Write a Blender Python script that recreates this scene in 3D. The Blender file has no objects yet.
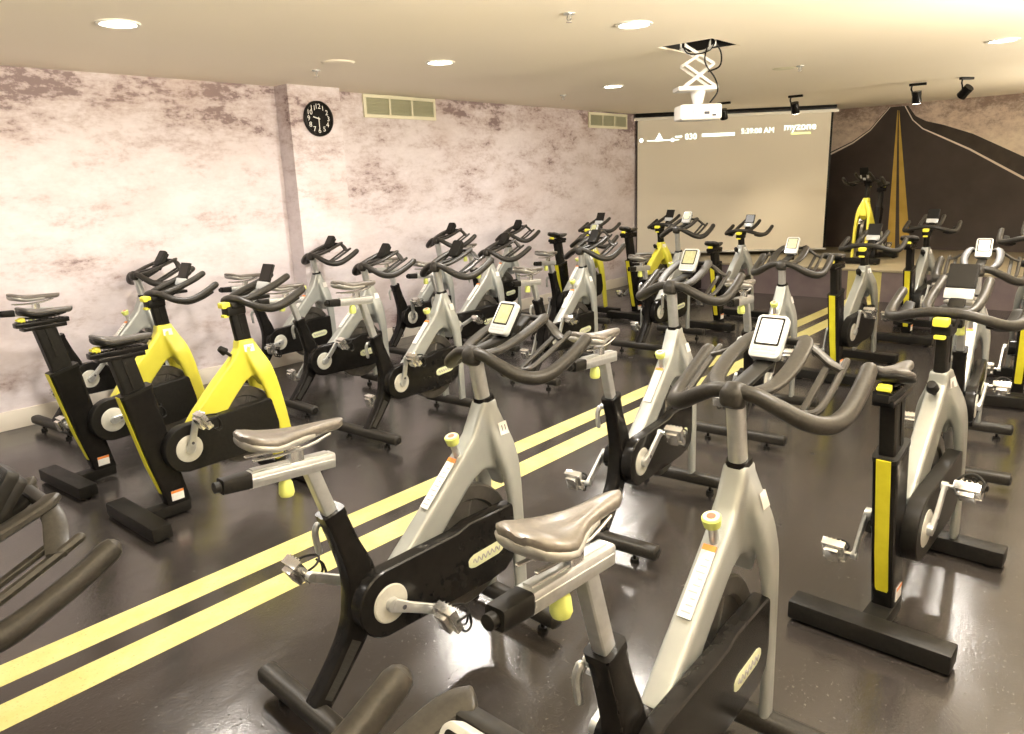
import bpy, bmesh, math, random
from mathutils import Vector, Matrix
random.seed(7)
C = bpy.context.scene.collection
PI = math.pi
R = math.radians

# ------------------------------------------------------------------ room figures (metres)
# X runs along the room towards the stage, Y towards the scrub-mural wall, the camera stands over (0, 0)
CAM_Z = 1.668
WALL_L = 6.33      # y of the long mural wall
WALL_R = -1.3
WALL_B = 12.85     # x of the road-mural wall
WALL_F = -1.7
CEIL = 2.59
STAGE_X, STAGE_H = 10.095, 0.408

# ------------------------------------------------------------------ materials
def mat(name, col, rough=.5, metal=0., coat=0., emit=None, spec=.5):
    m = bpy.data.materials.new(name); m.use_nodes = True
    b = m.node_tree.nodes['Principled BSDF']
    b.inputs['Base Color'].default_value = (*col, 1)
    b.inputs['Roughness'].default_value = rough
    b.inputs['Metallic'].default_value = metal
    b.inputs['Coat Weight'].default_value = coat
    b.inputs['Coat Roughness'].default_value = .15
    b.inputs['Specular IOR Level'].default_value = spec
    if emit:
        b.inputs['Emission Color'].default_value = (*emit[0], 1)
        b.inputs['Emission Strength'].default_value = emit[1]
    return m

class NT:
    """small helper to write node graphs"""
    def __init__(s, m):
        s.t = m.node_tree; s.b = s.t.nodes['Principled BSDF']
    def n(s, typ, **kw):
        nd = s.t.nodes.new(typ)
        for k, v in kw.items():
            if k.startswith('i_'):
                nd.inputs[k[2:].replace('_', ' ')].default_value = v
            else: setattr(nd, k, v)
        return nd
    def l(s, a, b): s.t.links.new(a, b)
    def noise(s, vec, scale, detail=4, rough=.55, dist=0.):
        nd = s.n('ShaderNodeTexNoise'); nd.inputs['Scale'].default_value = scale
        nd.inputs['Detail'].default_value = detail; nd.inputs['Roughness'].default_value = rough
        nd.inputs['Distortion'].default_value = dist
        if vec is not None: s.l(vec, nd.inputs['Vector'])
        return nd.outputs['Fac']
    def ramp(s, fac, stops, interp='LINEAR'):
        nd = s.n('ShaderNodeValToRGB'); cr = nd.color_ramp; cr.interpolation = interp
        while len(cr.elements) < len(stops): cr.elements.new(.5)
        for e, (p, c) in zip(cr.elements, stops):
            e.position = p; e.color = (*c, 1) if len(c) == 3 else c
        s.l(fac, nd.inputs['Fac']); return nd.outputs['Color']
    def mix(s, fac, a, b, typ='MIX'):
        nd = s.n('ShaderNodeMix', data_type='RGBA', blend_type=typ)
        for val, i in ((fac, 0), (a, 6), (b, 7)):
            if hasattr(val, 'links'): s.l(val, nd.inputs[i])
            elif isinstance(val, (int, float)): nd.inputs[i].default_value = val
            else: nd.inputs[i].default_value = (*val, 1)
        return nd.outputs[2]
    def math(s, op, a, b=None):
        nd = s.n('ShaderNodeMath', operation=op)
        for i, val in enumerate((a, b)):
            if val is None: continue
            if hasattr(val, 'links'): s.l(val, nd.inputs[i])
            else: nd.inputs[i].default_value = val
        return nd.outputs[0]
    def mapping(s, vec, scale):
        nd = s.n('ShaderNodeMapping'); nd.inputs['Scale'].default_value = scale
        s.l(vec, nd.inputs['Vector']); return nd.outputs['Vector']
    def obj(s): return s.n('ShaderNodeTexCoord').outputs['Object']
    def geo(s): return s.n('ShaderNodeNewGeometry').outputs['Position']
    def bump(s, h, strength, dist=.01):
        nd = s.n('ShaderNodeBump'); nd.inputs['Strength'].default_value = strength
        nd.inputs['Distance'].default_value = dist
        s.l(h, nd.inputs['Height']); s.l(nd.outputs['Normal'], s.b.inputs['Normal'])

def grainy(name, col, col2, scale, rough, metal=0., bump=.0, coat=0.):
    m = mat(name, col, rough, metal, coat); t = NT(m); f = t.noise(t.obj(), scale, 3)
    t.l(t.ramp(f, [(.35, col), (.68, col2)]), t.b.inputs['Base Color'])
    if bump: t.bump(f, bump, .002)
    return m

M = {}
M['silver'] = grainy('silver_paint', (.305, .318, .30), (.35, .362, .34), 9, .34, .3, coat=.25)
M['grey_frame'] = grainy('grey_paint', (.23, .236, .21), (.27, .276, .25), 9, .36, .3, coat=.2)
M['yellow'] = grainy('yellow_paint', (.58, .54, .05), (.63, .585, .06), 8, .33, 0, coat=.3)
M['black'] = grainy('black_paint', (.007, .0065, .006), (.011, .010, .009), 30, .24, 0, coat=.03)
M['rubber'] = grainy('grip_rubber', (.018, .0163, .0135), (.030, .027, .022), 120, .40, 0, bump=.15)
M['plastic'] = grainy('black_plastic', (.008, .0075, .0065), (.013, .012, .010), 60, .42)
M['alu'] = grainy('brushed_aluminium', (.52, .53, .52), (.60, .61, .60), 40, .30, .7)
M['grip_panel'] = mat('grip_panel', (.03, .028, .025), .5)
M['chrome'] = mat('chrome', (.72, .71, .68), .22, .9)
M['disc'] = grainy('disc_grey', (.50, .49, .43), (.56, .55, .48), 30, .4, .15)
M['lime'] = grainy('lime_plastic', (.60, .66, .16), (.66, .72, .20), 20, .4)
M['lemon'] = grainy('lemon_plastic', (.80, .74, .05), (.84, .78, .08), 20, .4)
M['stripe_yellow'] = grainy('stripe_yellow', (.62, .56, .02), (.68, .62, .03), 20, .45)
M['cream'] = mat('cream_plastic', (.58, .60, .38), .4)
M['red'] = mat('red_print', (.62, .10, .05), .5)
M['orange'] = mat('orange_print', (.72, .22, .03), .5)
M['white_print'] = grainy('white_sticker', (.72, .70, .66), (.80, .78, .74), 80, .5)
M['ink'] = mat('dark_ink', (.05, .05, .06), .6)
M['grey_ink'] = mat('grey_ink', (.33, .32, .32), .6)
M['flywheel'] = grainy('flywheel_metal', (.085, .080, .070), (.12, .112, .10), 25, .32, .6)
for k_, v_ in (('black', .14), ('plastic', .16), ('rubber', .25)): M[k_].node_tree.nodes['Principled BSDF'].inputs['Specular IOR Level'].default_value = v_
M['saddle'] = grainy('saddle_vinyl', (.105, .093, .078), (.14, .125, .105), 90, .34, .1, bump=.04, coat=.15)
M['saddle_black'] = grainy('black_saddle_vinyl', (.045, .041, .036), (.068, .062, .055), 90, .42, 0, bump=.06)
M['saddle_edge'] = mat('saddle_edge', (.34, .33, .30), .32, .3)
M['console_rim'] = mat('console_rim', (.44, .45, .44), .3, .15)
M['lcd'] = grainy('lcd_glass', (.27, .275, .14), (.34, .335, .19), 70, .4)
M['lcd_white_glare'] = mat('lcd_white_glare', (.80, .80, .76), .15, emit=((1, 1, .95), .25))  # white glare of a reflective display put into colour and weak glow
M['tablet'] = mat('dark_glass', (.012, .011, .010), .3, spec=.2)
M['plaster'] = None

def paint_floor():
    m = mat('rubber_floor', (.05, .045, .04), .2); t = NT(m); p = t.geo()
    big = t.noise(p, .9, 5, .6, .4); fine = t.noise(p, 70, 3, .75); speck = t.noise(p, 95, 3, .6)
    col = t.ramp(big, [(.3, (.019, .0165, .015)), (.55, (.031, .027, .0245)), (.75, (.050, .044, .040))])
    col = t.mix(t.ramp(speck, [(.66, (0, 0, 0)), (.74, (1, 1, 1))]), col, (.15, .14, .13))
    t.l(col, t.b.inputs['Base Color'])
    wear = t.noise(t.mapping(p, (1, 2.4, 1)), 2.2, 6, .65, .6)
    r = t.ramp(wear, [(.3, (.12, .12, .12)), (.55, (.19, .19, .19)), (.75, (.31, .31, .31))])
    t.l(r, t.b.inputs['Roughness'])
    t.b.inputs['Specular IOR Level'].default_value = .62
    t.bump(t.math('ADD', fine, t.math('MULTIPLY', t.noise(p, 14, 3), .8)), .16, .004)
    return m
def paint_stripe(name, a, b):
    m = mat(name, a, .4); t = NT(m); p = t.geo()
    f = t.noise(p, 7, 6, .7); s = t.noise(p, 95, 2, .6)
    col = t.ramp(f, [(.35, a), (.7, b)])
    col = t.mix(t.ramp(s, [(.62, (0, 0, 0)), (.72, (1, 1, 1))]), col, (a[0]*.62, a[1]*.58, a[2]*.5))
    t.l(col, t.b.inputs['Base Color']); return m
def paint_scrub():
    """washed-out desert scrub print: pale sand with mauve bushes, darker towards the ceiling"""
    m = mat('scrub_mural_print', (.8, .7, .68), .55); t = NT(m); p = t.geo()
    z = t.n('ShaderNodeSeparateXYZ'); t.l(p, z.inputs[0]); zz = z.outputs['Z']
    big = t.noise(t.mapping(p, (.8, .8, 1.2)), .8, 3, .5, .1)
    med = t.noise(t.mapping(p, (.75, .75, 1.7)), 3.0, 5, .58, .15)
    fin = t.noise(t.mapping(p, (1.0, 1.0, 2.6)), 8, 6, .7, .1)
    tuft = t.noise(t.mapping(p, (1.0, 1.0, 1.5)), 22, 5, .75, .1)
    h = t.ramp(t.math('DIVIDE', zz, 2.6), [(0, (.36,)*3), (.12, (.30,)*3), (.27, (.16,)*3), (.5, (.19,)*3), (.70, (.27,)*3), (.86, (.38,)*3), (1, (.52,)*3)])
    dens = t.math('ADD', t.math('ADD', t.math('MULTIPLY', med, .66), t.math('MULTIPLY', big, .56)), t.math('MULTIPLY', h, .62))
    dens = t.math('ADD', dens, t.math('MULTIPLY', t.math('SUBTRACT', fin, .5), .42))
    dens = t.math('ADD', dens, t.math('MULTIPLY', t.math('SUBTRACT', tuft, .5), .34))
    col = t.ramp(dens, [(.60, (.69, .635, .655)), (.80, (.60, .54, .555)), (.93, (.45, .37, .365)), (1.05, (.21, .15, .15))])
    warm = t.noise(p, 1.1, 3, .5)
    col = t.mix(t.math('MULTIPLY', t.ramp(warm, [(.5, (0, 0, 0)), (.7, (1, 1, 1))]), .28), col, (.40, .285, .235), 'MIX')
    t.l(col, t.b.inputs['Base Color']); return m
def paint_sand():
    m = mat('road_mural_sand', (.6, .5, .42), .55); t = NT(m); p = t.geo()
    z = t.n('ShaderNodeSeparateXYZ'); t.l(p, z.inputs[0]); zz = z.outputs['Z']
    f = t.noise(t.mapping(p, (1, 1, 1.5)), 5.5, 8, .80, .1); g = t.noise(p, 1.4, 3)
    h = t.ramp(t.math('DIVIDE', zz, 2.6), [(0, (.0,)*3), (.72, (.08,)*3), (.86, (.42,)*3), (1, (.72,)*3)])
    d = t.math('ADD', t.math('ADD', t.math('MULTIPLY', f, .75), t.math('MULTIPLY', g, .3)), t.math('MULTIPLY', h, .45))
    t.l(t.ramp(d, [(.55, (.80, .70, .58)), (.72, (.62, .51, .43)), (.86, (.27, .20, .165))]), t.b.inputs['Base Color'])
    return m
def paint_plain(name, a, b, scale, rough):
    m = mat(name, a, rough); t = NT(m); f = t.noise(t.geo(), scale, 4)
    t.l(t.ramp(f, [(.3, a), (.7, b)]), t.b.inputs['Base Color']); return m
M['floor'] = paint_floor()
M['floor_yellow'] = paint_stripe('floor_yellow', (.48, .425, .14), (.57, .52, .22))
M['scrub'] = paint_scrub()
M['sand'] = paint_sand()
M['ceiling'] = paint_plain('ceiling_paint', (.86, .785, .64), (.88, .805, .67), .8, .7)
M['wall_plain'] = paint_plain('plain_wall', (.74, .66, .60), (.78, .70, .64), 1.2, .6)
M['skirt'] = paint_plain('skirting_paint', (.70, .64, .54), (.76, .70, .60), 2, .5)
M['asphalt'] = paint_plain('mural_asphalt', (.040, .030, .026), (.058, .045, .040), 3, .5)
M['shoulder'] = paint_plain('mural_shoulder', (.030, .022, .018), (.05, .038, .03), 6, .5)
M['mural_white'] = paint_plain('mural_line_white', (.78, .71, .62), (.84, .77, .68), 5, .5)
M['mural_yellow'] = paint_plain('mural_line_yellow', (.50, .33, .05), (.62, .43, .09), 4, .5)
M['stage_face'] = paint_plain('stage_print', (.13, .10, .105), (.19, .15, .15), 4, .45)
M['stage_top'] = paint_plain('stage_top', (.26, .23, .16), (.32, .28, .20), 3, .4)
M['canvas'] = paint_plain('screen_canvas', (.74, .69, .58), (.76, .71, .60), .6, .75)
M['lamp_glass'] = mat('lamp_glass', (1, 1, 1), .3, emit=((1, .96, .9), 30))
M['spot_glass'] = mat('spot_lamp_glass', (1, 1, 1), .3, emit=((1, .93, .8), 10))
M['trim_white'] = paint_plain('white_trim', (.80, .78, .70), (.84, .82, .74), 4, .45)
M['vent_frame'] = paint_plain('vent_frame', (.66, .63, .46), (.72, .69, .52), 4, .5)
M['vent_slat'] = paint_plain('vent_slat', (.40, .40, .27), (.46, .45, .31), 4, .5)
M['proj_white'] = mat('projector_white', (.70, .69, .66), .35)
M['proj_light'] = mat('projected_light', (.8, .9, .85), .5, emit=((.85, 1, .93), 1.8))
M['proj_lime'] = mat('projected_lime', (.8, .9, .4), .5, emit=((.85, 1, .35), 1.0))
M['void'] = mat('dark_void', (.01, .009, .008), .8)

# ------------------------------------------------------------------ mesh builder
def spline(pts, k=6):
    """Catmull-Rom through lists of equal-length tuples"""
    if len(pts) < 3: return [tuple(p) for p in pts]
    P = [tuple(2*a-b for a, b in zip(pts[0], pts[1]))] + list(pts) + [tuple(2*a-b for a, b in zip(pts[-1], pts[-2]))]
    out = []
    for i in range(1, len(P)-2):
        for j in range(k):
            t = j/k
            out.append(tuple(.5*(2*b+(-a+c)*t+(2*a-5*b+4*c-d)*t*t+(-a+3*b-3*c+d)*t**3) for a, b, c, d in zip(P[i-1], P[i], P[i+1], P[i+2])))
    out.append(tuple(P[-2])); return out

class MB:
    def __init__(s): s.bm = bmesh.new(); s.mi = 0
    def _face(s, vs):
        try:
            f = s.bm.faces.new(vs); f.material_index = s.mi; return f
        except ValueError: return None
    def loft(s, path, n=14, e=2.0, cap=True, ref=None, roundcap=0):
        """path: (x,y,z,w,h) rings; w measured along the reference side (Y), h across it"""
        pts = [Vector(p[:3]) for p in path]; rings = []; S = None
        N_ = len(pts)
        if roundcap:   # hemispherical-ish ends
            path = list(path)
            def capset(i, j):
                d = (pts[i]-pts[j]).normalized(); w, h = path[i][3], path[i][4]; r = min(w, h)/2*roundcap
                return [(*(pts[i]+d*r*math.sin(a)), w*math.cos(a), h*math.cos(a)) for a in (R(35), R(65), R(83))]
            path = list(reversed(capset(0, 1))) + path + capset(-1, -2)
            pts = [Vector(p[:3]) for p in path]; N_ = len(pts)
        for i in range(N_):
            T = (pts[min(i+1, N_-1)]-pts[max(i-1, 0)]).normalized()
            if S is None or ref is not None:
                S0 = Vector(ref) if ref is not None else (Vector((0, 1, 0)) if abs(T.y) < .9 else Vector((1, 0, 0)))
            else: S0 = S
            S = (S0 - T*S0.dot(T)).normalized(); Nn = T.cross(S)
            w, h = path[i][3]/2, path[i][4]/2; ring = []
            for k in range(n):
                a = 2*PI*(k+.5)/n; c, d = math.cos(a), math.sin(a)
                ring.append(s.bm.verts.new(pts[i] + S*w*math.copysign(abs(c)**(2/e), c) + Nn*h*math.copysign(abs(d)**(2/e), d)))
            rings.append(ring)
        for a, b in zip(rings, rings[1:]):
            for k in range(n): s._face((a[k], a[(k+1) % n], b[(k+1) % n], b[k]))
        if cap:
            s._face(list(reversed(rings[0]))); s._face(rings[-1])
        return s
    def tube(s, pts, r, n=10, k=6, rc=1):
        pp = spline([tuple(p) for p in pts], k)
        return s.loft([(*p[:3], 2*(p[3] if len(p) > 3 else r), 2*(p[3] if len(p) > 3 else r)) for p in pp], n, 2, roundcap=rc)
    def bar(s, a, b, w, h, e=8, n=12, ref=None):
        return s.loft([(*a, w, h), (*b, w, h)], n, e, ref=ref)
    def prism(s, prof, y0, y1, bev=0., seg=2, axis='y'):
        """outline in x-z pushed from y0 to y1"""
        b2 = bmesh.new()
        def P(x, z, y):
            return {'y': (x, y, z), 'x': (y, x, z), 'z': (x, z, y)}[axis]
        A = [b2.verts.new(P(x, z, y0)) for x, z in prof]; B = [b2.verts.new(P(x, z, y1)) for x, z in prof]
        n = len(prof); b2.faces.new(A); b2.faces.new(list(reversed(B)))
        for i in range(n): b2.faces.new((A[i], B[i], B[(i+1) % n], A[(i+1) % n]))
        bmesh.ops.recalc_face_normals(b2, faces=b2.faces)
        if bev:
            es = [e for e in b2.edges if (e.verts[0] in A) == (e.verts[1] in A)]
            bmesh.ops.bevel(b2, geom=es, offset=bev, segments=seg, affect='EDGES', profile=.6)
        return s.take(b2)
    def box(s, x0, x1, y0, y1, z0, z1, bev=0., seg=2):
        b2 = bmesh.new(); bmesh.ops.create_cube(b2, size=1)
        bmesh.ops.transform(b2, matrix=Matrix.Translation(((x0+x1)/2, (y0+y1)/2, (z0+z1)/2)) @ Matrix.Diagonal((abs(x1-x0), abs(y1-y0), abs(z1-z0), 1)), verts=b2.verts)
        if bev: bmesh.ops.bevel(b2, geom=list(b2.edges), offset=bev, segments=seg, affect='EDGES', profile=.6)
        return s.take(b2)
    def cyl(s, a, b, r, r2=None, n=24, bev=0.):
        a, b = Vector(a), Vector(b); d = b-a; r2 = r if r2 is None else r2
        b2 = bmesh.new(); bmesh.ops.create_cone(b2, cap_ends=True, segments=n, radius1=r, radius2=r2, depth=d.length)
        if bev:
            es = [e for e in b2.edges if abs(e.verts[0].co.z-e.verts[1].co.z) < 1e-6]
            bmesh.ops.bevel(b2, geom=es, offset=bev, segments=2, affect='EDGES', profile=.6)
        bmesh.ops.transform(b2, matrix=Matrix.Translation((a+b)/2) @ d.to_track_quat('Z', 'Y').to_matrix().to_4x4(), verts=b2.verts)
        return s.take(b2)
    def lathe_y(s, cx, cz, prof, n=40):
        """profile of (radius, y) turned about a Y axis through cx, cz"""
        rings = []
        for r, y in prof:
            rings.append([s.bm.verts.new((cx+r*math.cos(2*PI*k/n), y, cz+r*math.sin(2*PI*k/n))) for k in range(n)])
        for a, b in zip(rings, rings[1:]):
            for k in range(n): s._face((a[k], b[k], b[(k+1) % n], a[(k+1) % n]))
        s._face(rings[0]); s._face(list(reversed(rings[-1]))); return s
    def take(s, b2):
        me = bpy.data.meshes.new('tmp'); 
        for f in b2.faces: f.material_index = s.mi
        b2.to_mesh(me); b2.free(); s.bm.from_mesh(me); bpy.data.meshes.remove(me); return s
    def poly(s, co):
        s._face([s.bm.verts.new(c) for c in co]); return s
    def xf(s, mtx): bmesh.ops.transform(s.bm, matrix=mtx, verts=s.bm.verts); return s
    def mesh(s, name, mats, smooth=32, recalc=True):
        if recalc: bmesh.ops.recalc_face_normals(s.bm, faces=s.bm.faces)
        me = bpy.data.meshes.new(name); s.bm.to_mesh(me); s.bm.free()
        for m in (mats if isinstance(mats, (list, tuple)) else [mats]): me.materials.append(m)
        me.shade_smooth(); me.set_sharp_from_angle(angle=R(smooth)); return me
    def build(s, name, mats, parent=None, smooth=32, recalc=True):
        o = bpy.data.objects.new(name, s.mesh(name, mats, smooth, recalc)); C.objects.link(o)
        if parent is not None: o.parent = parent
        return o

def tag(o, label, cat, group=None):
    o['label'] = label; o['category'] = cat
    if group: o['group'] = group
    return o
def thing(name, label, cat, loc=(0, 0, 0), rz=0, group=None):
    o = bpy.data.objects.new(name, None); C.objects.link(o); o.empty_display_size = .1
    o.location = loc; o.rotation_euler = (0, 0, rz)
    return tag(o, label, cat, group)
def struct(o): o['kind'] = 'structure'; return o

def text_mesh(body, size, depth=.001, align='CENTER'):
    cu = bpy.data.curves.new('txt', 'FONT'); cu.body = body; cu.size = size; cu.extrude = depth
    cu.align_x = align; cu.align_y = 'CENTER'; cu.resolution_u = 3
    o = bpy.data.objects.new('txt', cu); C.objects.link(o)
    dg = bpy.context.evaluated_depsgraph_get(); me = bpy.data.meshes.new_from_object(o.evaluated_get(dg))
    bpy.data.objects.remove(o); bpy.data.curves.remove(cu); return me
def add_text(mb, body, size, mtx, depth=.001, align='CENTER'):
    me = text_mesh(body, size, depth, align); me.transform(mtx)
    b2 = bmesh.new(); b2.from_mesh(me); bpy.data.meshes.remove(me); return mb.take(b2)

def remeshed(mb, name, m, voxel, smooth_iter):
    """weld the overlapping castings of a frame into one smooth skin"""
    o = mb.build(name, m)
    r = o.modifiers.new('r', 'REMESH'); r.mode = 'VOXEL'; r.voxel_size = voxel
    q = o.modifiers.new('s', 'SMOOTH'); q.iterations = smooth_iter; q.factor = .5
    dg = bpy.context.evaluated_depsgraph_get(); me = bpy.data.meshes.new_from_object(o.evaluated_get(dg))
    me.name = name; old = o.data; bpy.data.objects.remove(o); bpy.data.meshes.remove(old)
    me.materials.clear(); me.materials.append(m); me.shade_smooth(); me.set_sharp_from_angle(angle=R(60)); return me
def link(name, me, parent):
    o = bpy.data.objects.new(name, me); C.objects.link(o); o.parent = parent; return o

# ================================================================== THE ROOM
def room():
    f = MB().box(WALL_F, WALL_B, WALL_R, WALL_L, -.1, 0).build('floor', M['floor']); struct(f)
    s = MB()
    for a, b in ((2.888, 3.032), (2.626, 2.777)): s.box(WALL_F, STAGE_X, a, b, 0, .0015)
    o = s.build('floor_stripes', M['floor_yellow'], f); struct(o)
    # ceiling with the square lift hatch left open
    hx0, hx1, hy0, hy1 = 5.17, 5.64, 2.58, 3.02
    c = MB()
    for x0, x1, y0, y1 in ((WALL_F, hx0, WALL_R, WALL_L), (hx1, WALL_B, WALL_R, WALL_L), (hx0, hx1, WALL_R, hy0), (hx0, hx1, hy1, WALL_L)):
        c.box(x0, x1, y0, y1, CEIL, CEIL+.012)
    c = c.build('ceiling', M['ceiling']); struct(c)
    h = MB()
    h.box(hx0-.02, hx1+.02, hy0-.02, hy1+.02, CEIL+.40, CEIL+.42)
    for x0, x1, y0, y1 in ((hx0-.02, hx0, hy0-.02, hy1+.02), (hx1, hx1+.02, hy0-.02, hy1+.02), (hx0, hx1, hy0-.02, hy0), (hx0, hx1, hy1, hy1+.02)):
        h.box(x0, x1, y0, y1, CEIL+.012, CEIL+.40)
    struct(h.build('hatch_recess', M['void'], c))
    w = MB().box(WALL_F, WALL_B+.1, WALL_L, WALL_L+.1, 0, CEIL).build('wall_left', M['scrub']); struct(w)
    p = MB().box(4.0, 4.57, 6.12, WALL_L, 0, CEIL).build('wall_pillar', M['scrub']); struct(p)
    k = MB()
    k.box(WALL_F, 4.0-.02, WALL_L-.022, WALL_L, 0, .141, .004); k.box(4.57+.02, STAGE_X, WALL_L-.022, WALL_L, 0, .141, .004)
    k.box(4.0-.022, 4.57+.022, 6.12-.022, 6.12, 0, .141, .004); k.box(4.0-.022, 4.0, 6.12, WALL_L, 0, .141, .004); k.box(4.57, 4.57+.022, 6.12, WALL_L, 0, .141, .004)
    struct(k.build('baseboard_left', M['skirt']))
    struct(MB().box(WALL_F, WALL_B+.1, WALL_R-.1, WALL_R, 0, CEIL).build('wall_right', M['wall_plain']))
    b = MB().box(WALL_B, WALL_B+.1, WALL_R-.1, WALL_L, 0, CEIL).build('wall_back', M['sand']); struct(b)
    # the printed road: flat layers of the wallpaper, each a hair in front of the last
    m = MB(); X = WALL_B
    def band(edge_a, edge_b, d, mi):
        m.mi = mi
        for (a0, a1), (b0, b1) in zip(zip(edge_a, edge_a[1:]), zip(edge_b, edge_b[1:])):
            m.poly([(X-d, *a0), (X-d, *a1), (X-d, *b1), (X-d, *b0)])
    left = [(3.42, 2.555), (3.53, 2.42), (3.68, 2.23), (3.93, 2.05), (4.29, 1.88), (4.9, 1.66), (5.6, 1.45), (6.33, 1.25)]
    right = [(3.225, 2.555), (3.10, 2.34), (2.95, 2.20), (2.70, 2.07), (2.30, 1.86), (1.60, 1.43), (.6, .85), (-.4, .25)]
    m.mi = 0
    road = [(X-.001, y, z) for y, z in reversed(left)] + [(X-.001, y, z) for y, z in right] + [(X-.001, -1.0, .2), (X-.001, -1.0, 0), (X-.001, 6.33, 0)]
    m.poly(road)
    off = lambda e, t0, t1, sg: [(y+sg*(t0+(t1-t0)*i/(len(e)-1)), z) for i, (y, z) in enumerate(e)]
    up = lambda e, t0, t1: [(y, z+t0+(t1-t0)*i/(len(e)-1)) for i, (y, z) in enumerate(e)]
    # dark shoulder then white edge line, both sides
    band(up(off(left, .025, 0, 1), 0, .08), up(off(left, -.01, 0, 1), 0, .02), .0015, 1)
    band(up(off(right, .05, 0, -1), 0, .40), up(off(right, -.005, 0, -1), 0, .02), .0015, 1)
    band(up(off(left, .014, .0, 1), 0, .045), left, .0022, 2)
    band(up(off(right, .016, .0, -1), 0, .045), right, .0022, 2)
    m.mi = 3
    m.poly([(X-.0022, 3.318, 2.5), (X-.0022, 3.312, 2.5), (X-.0022, 3.18, .4), (X-.0022, 3.165, .0), (X-.0022, 3.33, 0), (X-.0022, 3.305, .4)])
    m.poly([(X-.0022, 3.300, 2.5), (X-.0022, 3.294, 2.5), (X-.0022, 2.955, .4), (X-.0022, 2.90, 0), (X-.0022, 3.10, 0), (X-.0022, 3.115, .4)])
    o = m.build('road_print', [M['asphalt'], M['shoulder'], M['mural_white'], M['mural_yellow']], b, recalc=False); struct(o)
    st = MB().box(STAGE_X, WALL_B, WALL_R, WALL_L, 0, STAGE_H-.03)
    st = st.build('floor_stage', M['stage_face']); struct(st)
    struct(MB().box(STAGE_X-.02, WALL_B, WALL_R, WALL_L, STAGE_H-.03, STAGE_H, .004).build('stage_top', M['stage_top'], st))
    s = MB()
    for a, b_ in ((2.888, 3.032), (2.626, 2.777)): s.box(STAGE_X-.0015, STAGE_X, a, b_, 0, STAGE_H-.03)
    struct(s.build('stage_stripes', M['floor_yellow'], st))
room()

# ------------------------------------------------------------------ ceiling fittings
def downlight(x, y, label, power, in_view=True):
    t = thing('ceiling_light', label, 'ceiling light', (x, y, CEIL), 0, 'recessed round ceiling lights')
    ring = MB(); n = 40; prof = [(.115, -.001), (.112, -.009), (.096, -.010), (.090, -.004), (.090, 0)]
    rings = [[ring.bm.verts.new((r*math.cos(2*PI*k/n), r*math.sin(2*PI*k/n), z)) for k in range(n)] for r, z in prof]
    for a, b in zip(rings, rings[1:]):
        for k in range(n): ring._face((a[k], a[(k+1) % n], b[(k+1) % n], b[k]))
    ring.build('trim_ring', M['trim_white'], t)
    MB().cyl((0, 0, -.002), (0, 0, -.0005), .091, n=40).build('lamp_glass', M['lamp_glass'], t)
    ld = bpy.data.lights.new('downlight_lamp', 'AREA'); ld.shape = 'DISK'; ld.size = .17; ld.energy = power; ld.color = (1, .93, .84); ld.spread = R(165)
    lo = bpy.data.objects.new('downlight_lamp', ld); C.objects.link(lo); lo.parent = t; lo.location = (0, 0, -.012)
LP = 48
downlight(1.912, 4.493, 'glowing round downlight in the ceiling above the scrub mural, at the top left', LP)
downlight(4.303, 4.443, 'glowing round downlight in the ceiling left of the projector, past the speaker grille', LP)
downlight(6.875, 4.536, 'small glowing round downlight in the ceiling nearest the far wall vent', LP)
downlight(4.282, 2.668, 'glowing round downlight in the ceiling just in front of the projector hatch', LP)
downlight(7.185, 1.142, 'glowing round downlight in the ceiling at the right edge, above the right row', LP)
EXTRA = [(1.9, 2.3, LP), (1.9, .2, LP), (4.3, .3, LP), (-.8, 4.4, LP*.6)]
for i, (x, y, p) in enumerate(EXTRA):
    downlight(x, y, 'round downlight in the ceiling over the near end of the room', p)

def uplighter(x, label, power):  # added fill: unseen fittings put in to brighten the ceiling
    t = thing('fill_uplighter', label, 'fill light', (x, WALL_R, 1.60), 0, 'added fill uplighters along the right wall')
    q = MB().prism([(.0, -.06), (.10, -.02), (.13, .04), (.12, .04), (.095, -.008), (.012, -.045), (.012, .10), (0, .10)], -.75, .75, 0, axis='x')
    q.xf(Matrix.Identity(4)).build('trough', M['trim_white'], t)
    MB().cyl((-.70, .06, .0), (.70, .06, .0), .013, n=14).build('fill_tube', M['lamp_glass'], t)
    ld = bpy.data.lights.new('fill_lamp', 'AREA'); ld.shape = 'RECTANGLE'; ld.size = 1.4; ld.size_y = .06; ld.energy = power; ld.color = (1, .885, .70)
    lo = bpy.data.objects.new('fill_lamp', ld); C.objects.link(lo); lo.parent = t; ld.spread = R(110); lo.location = (0, .065, .045)
    lo.rotation_euler = (R(180-58), 0, 0)
for x, pw in ((-.2, 190), (2.4, 190), (5.0, 125), (7.6, 50), (10.2, 95)):
    uplighter(x, 'long white fill uplighter added out of view to brighten the ceiling', pw)

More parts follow.
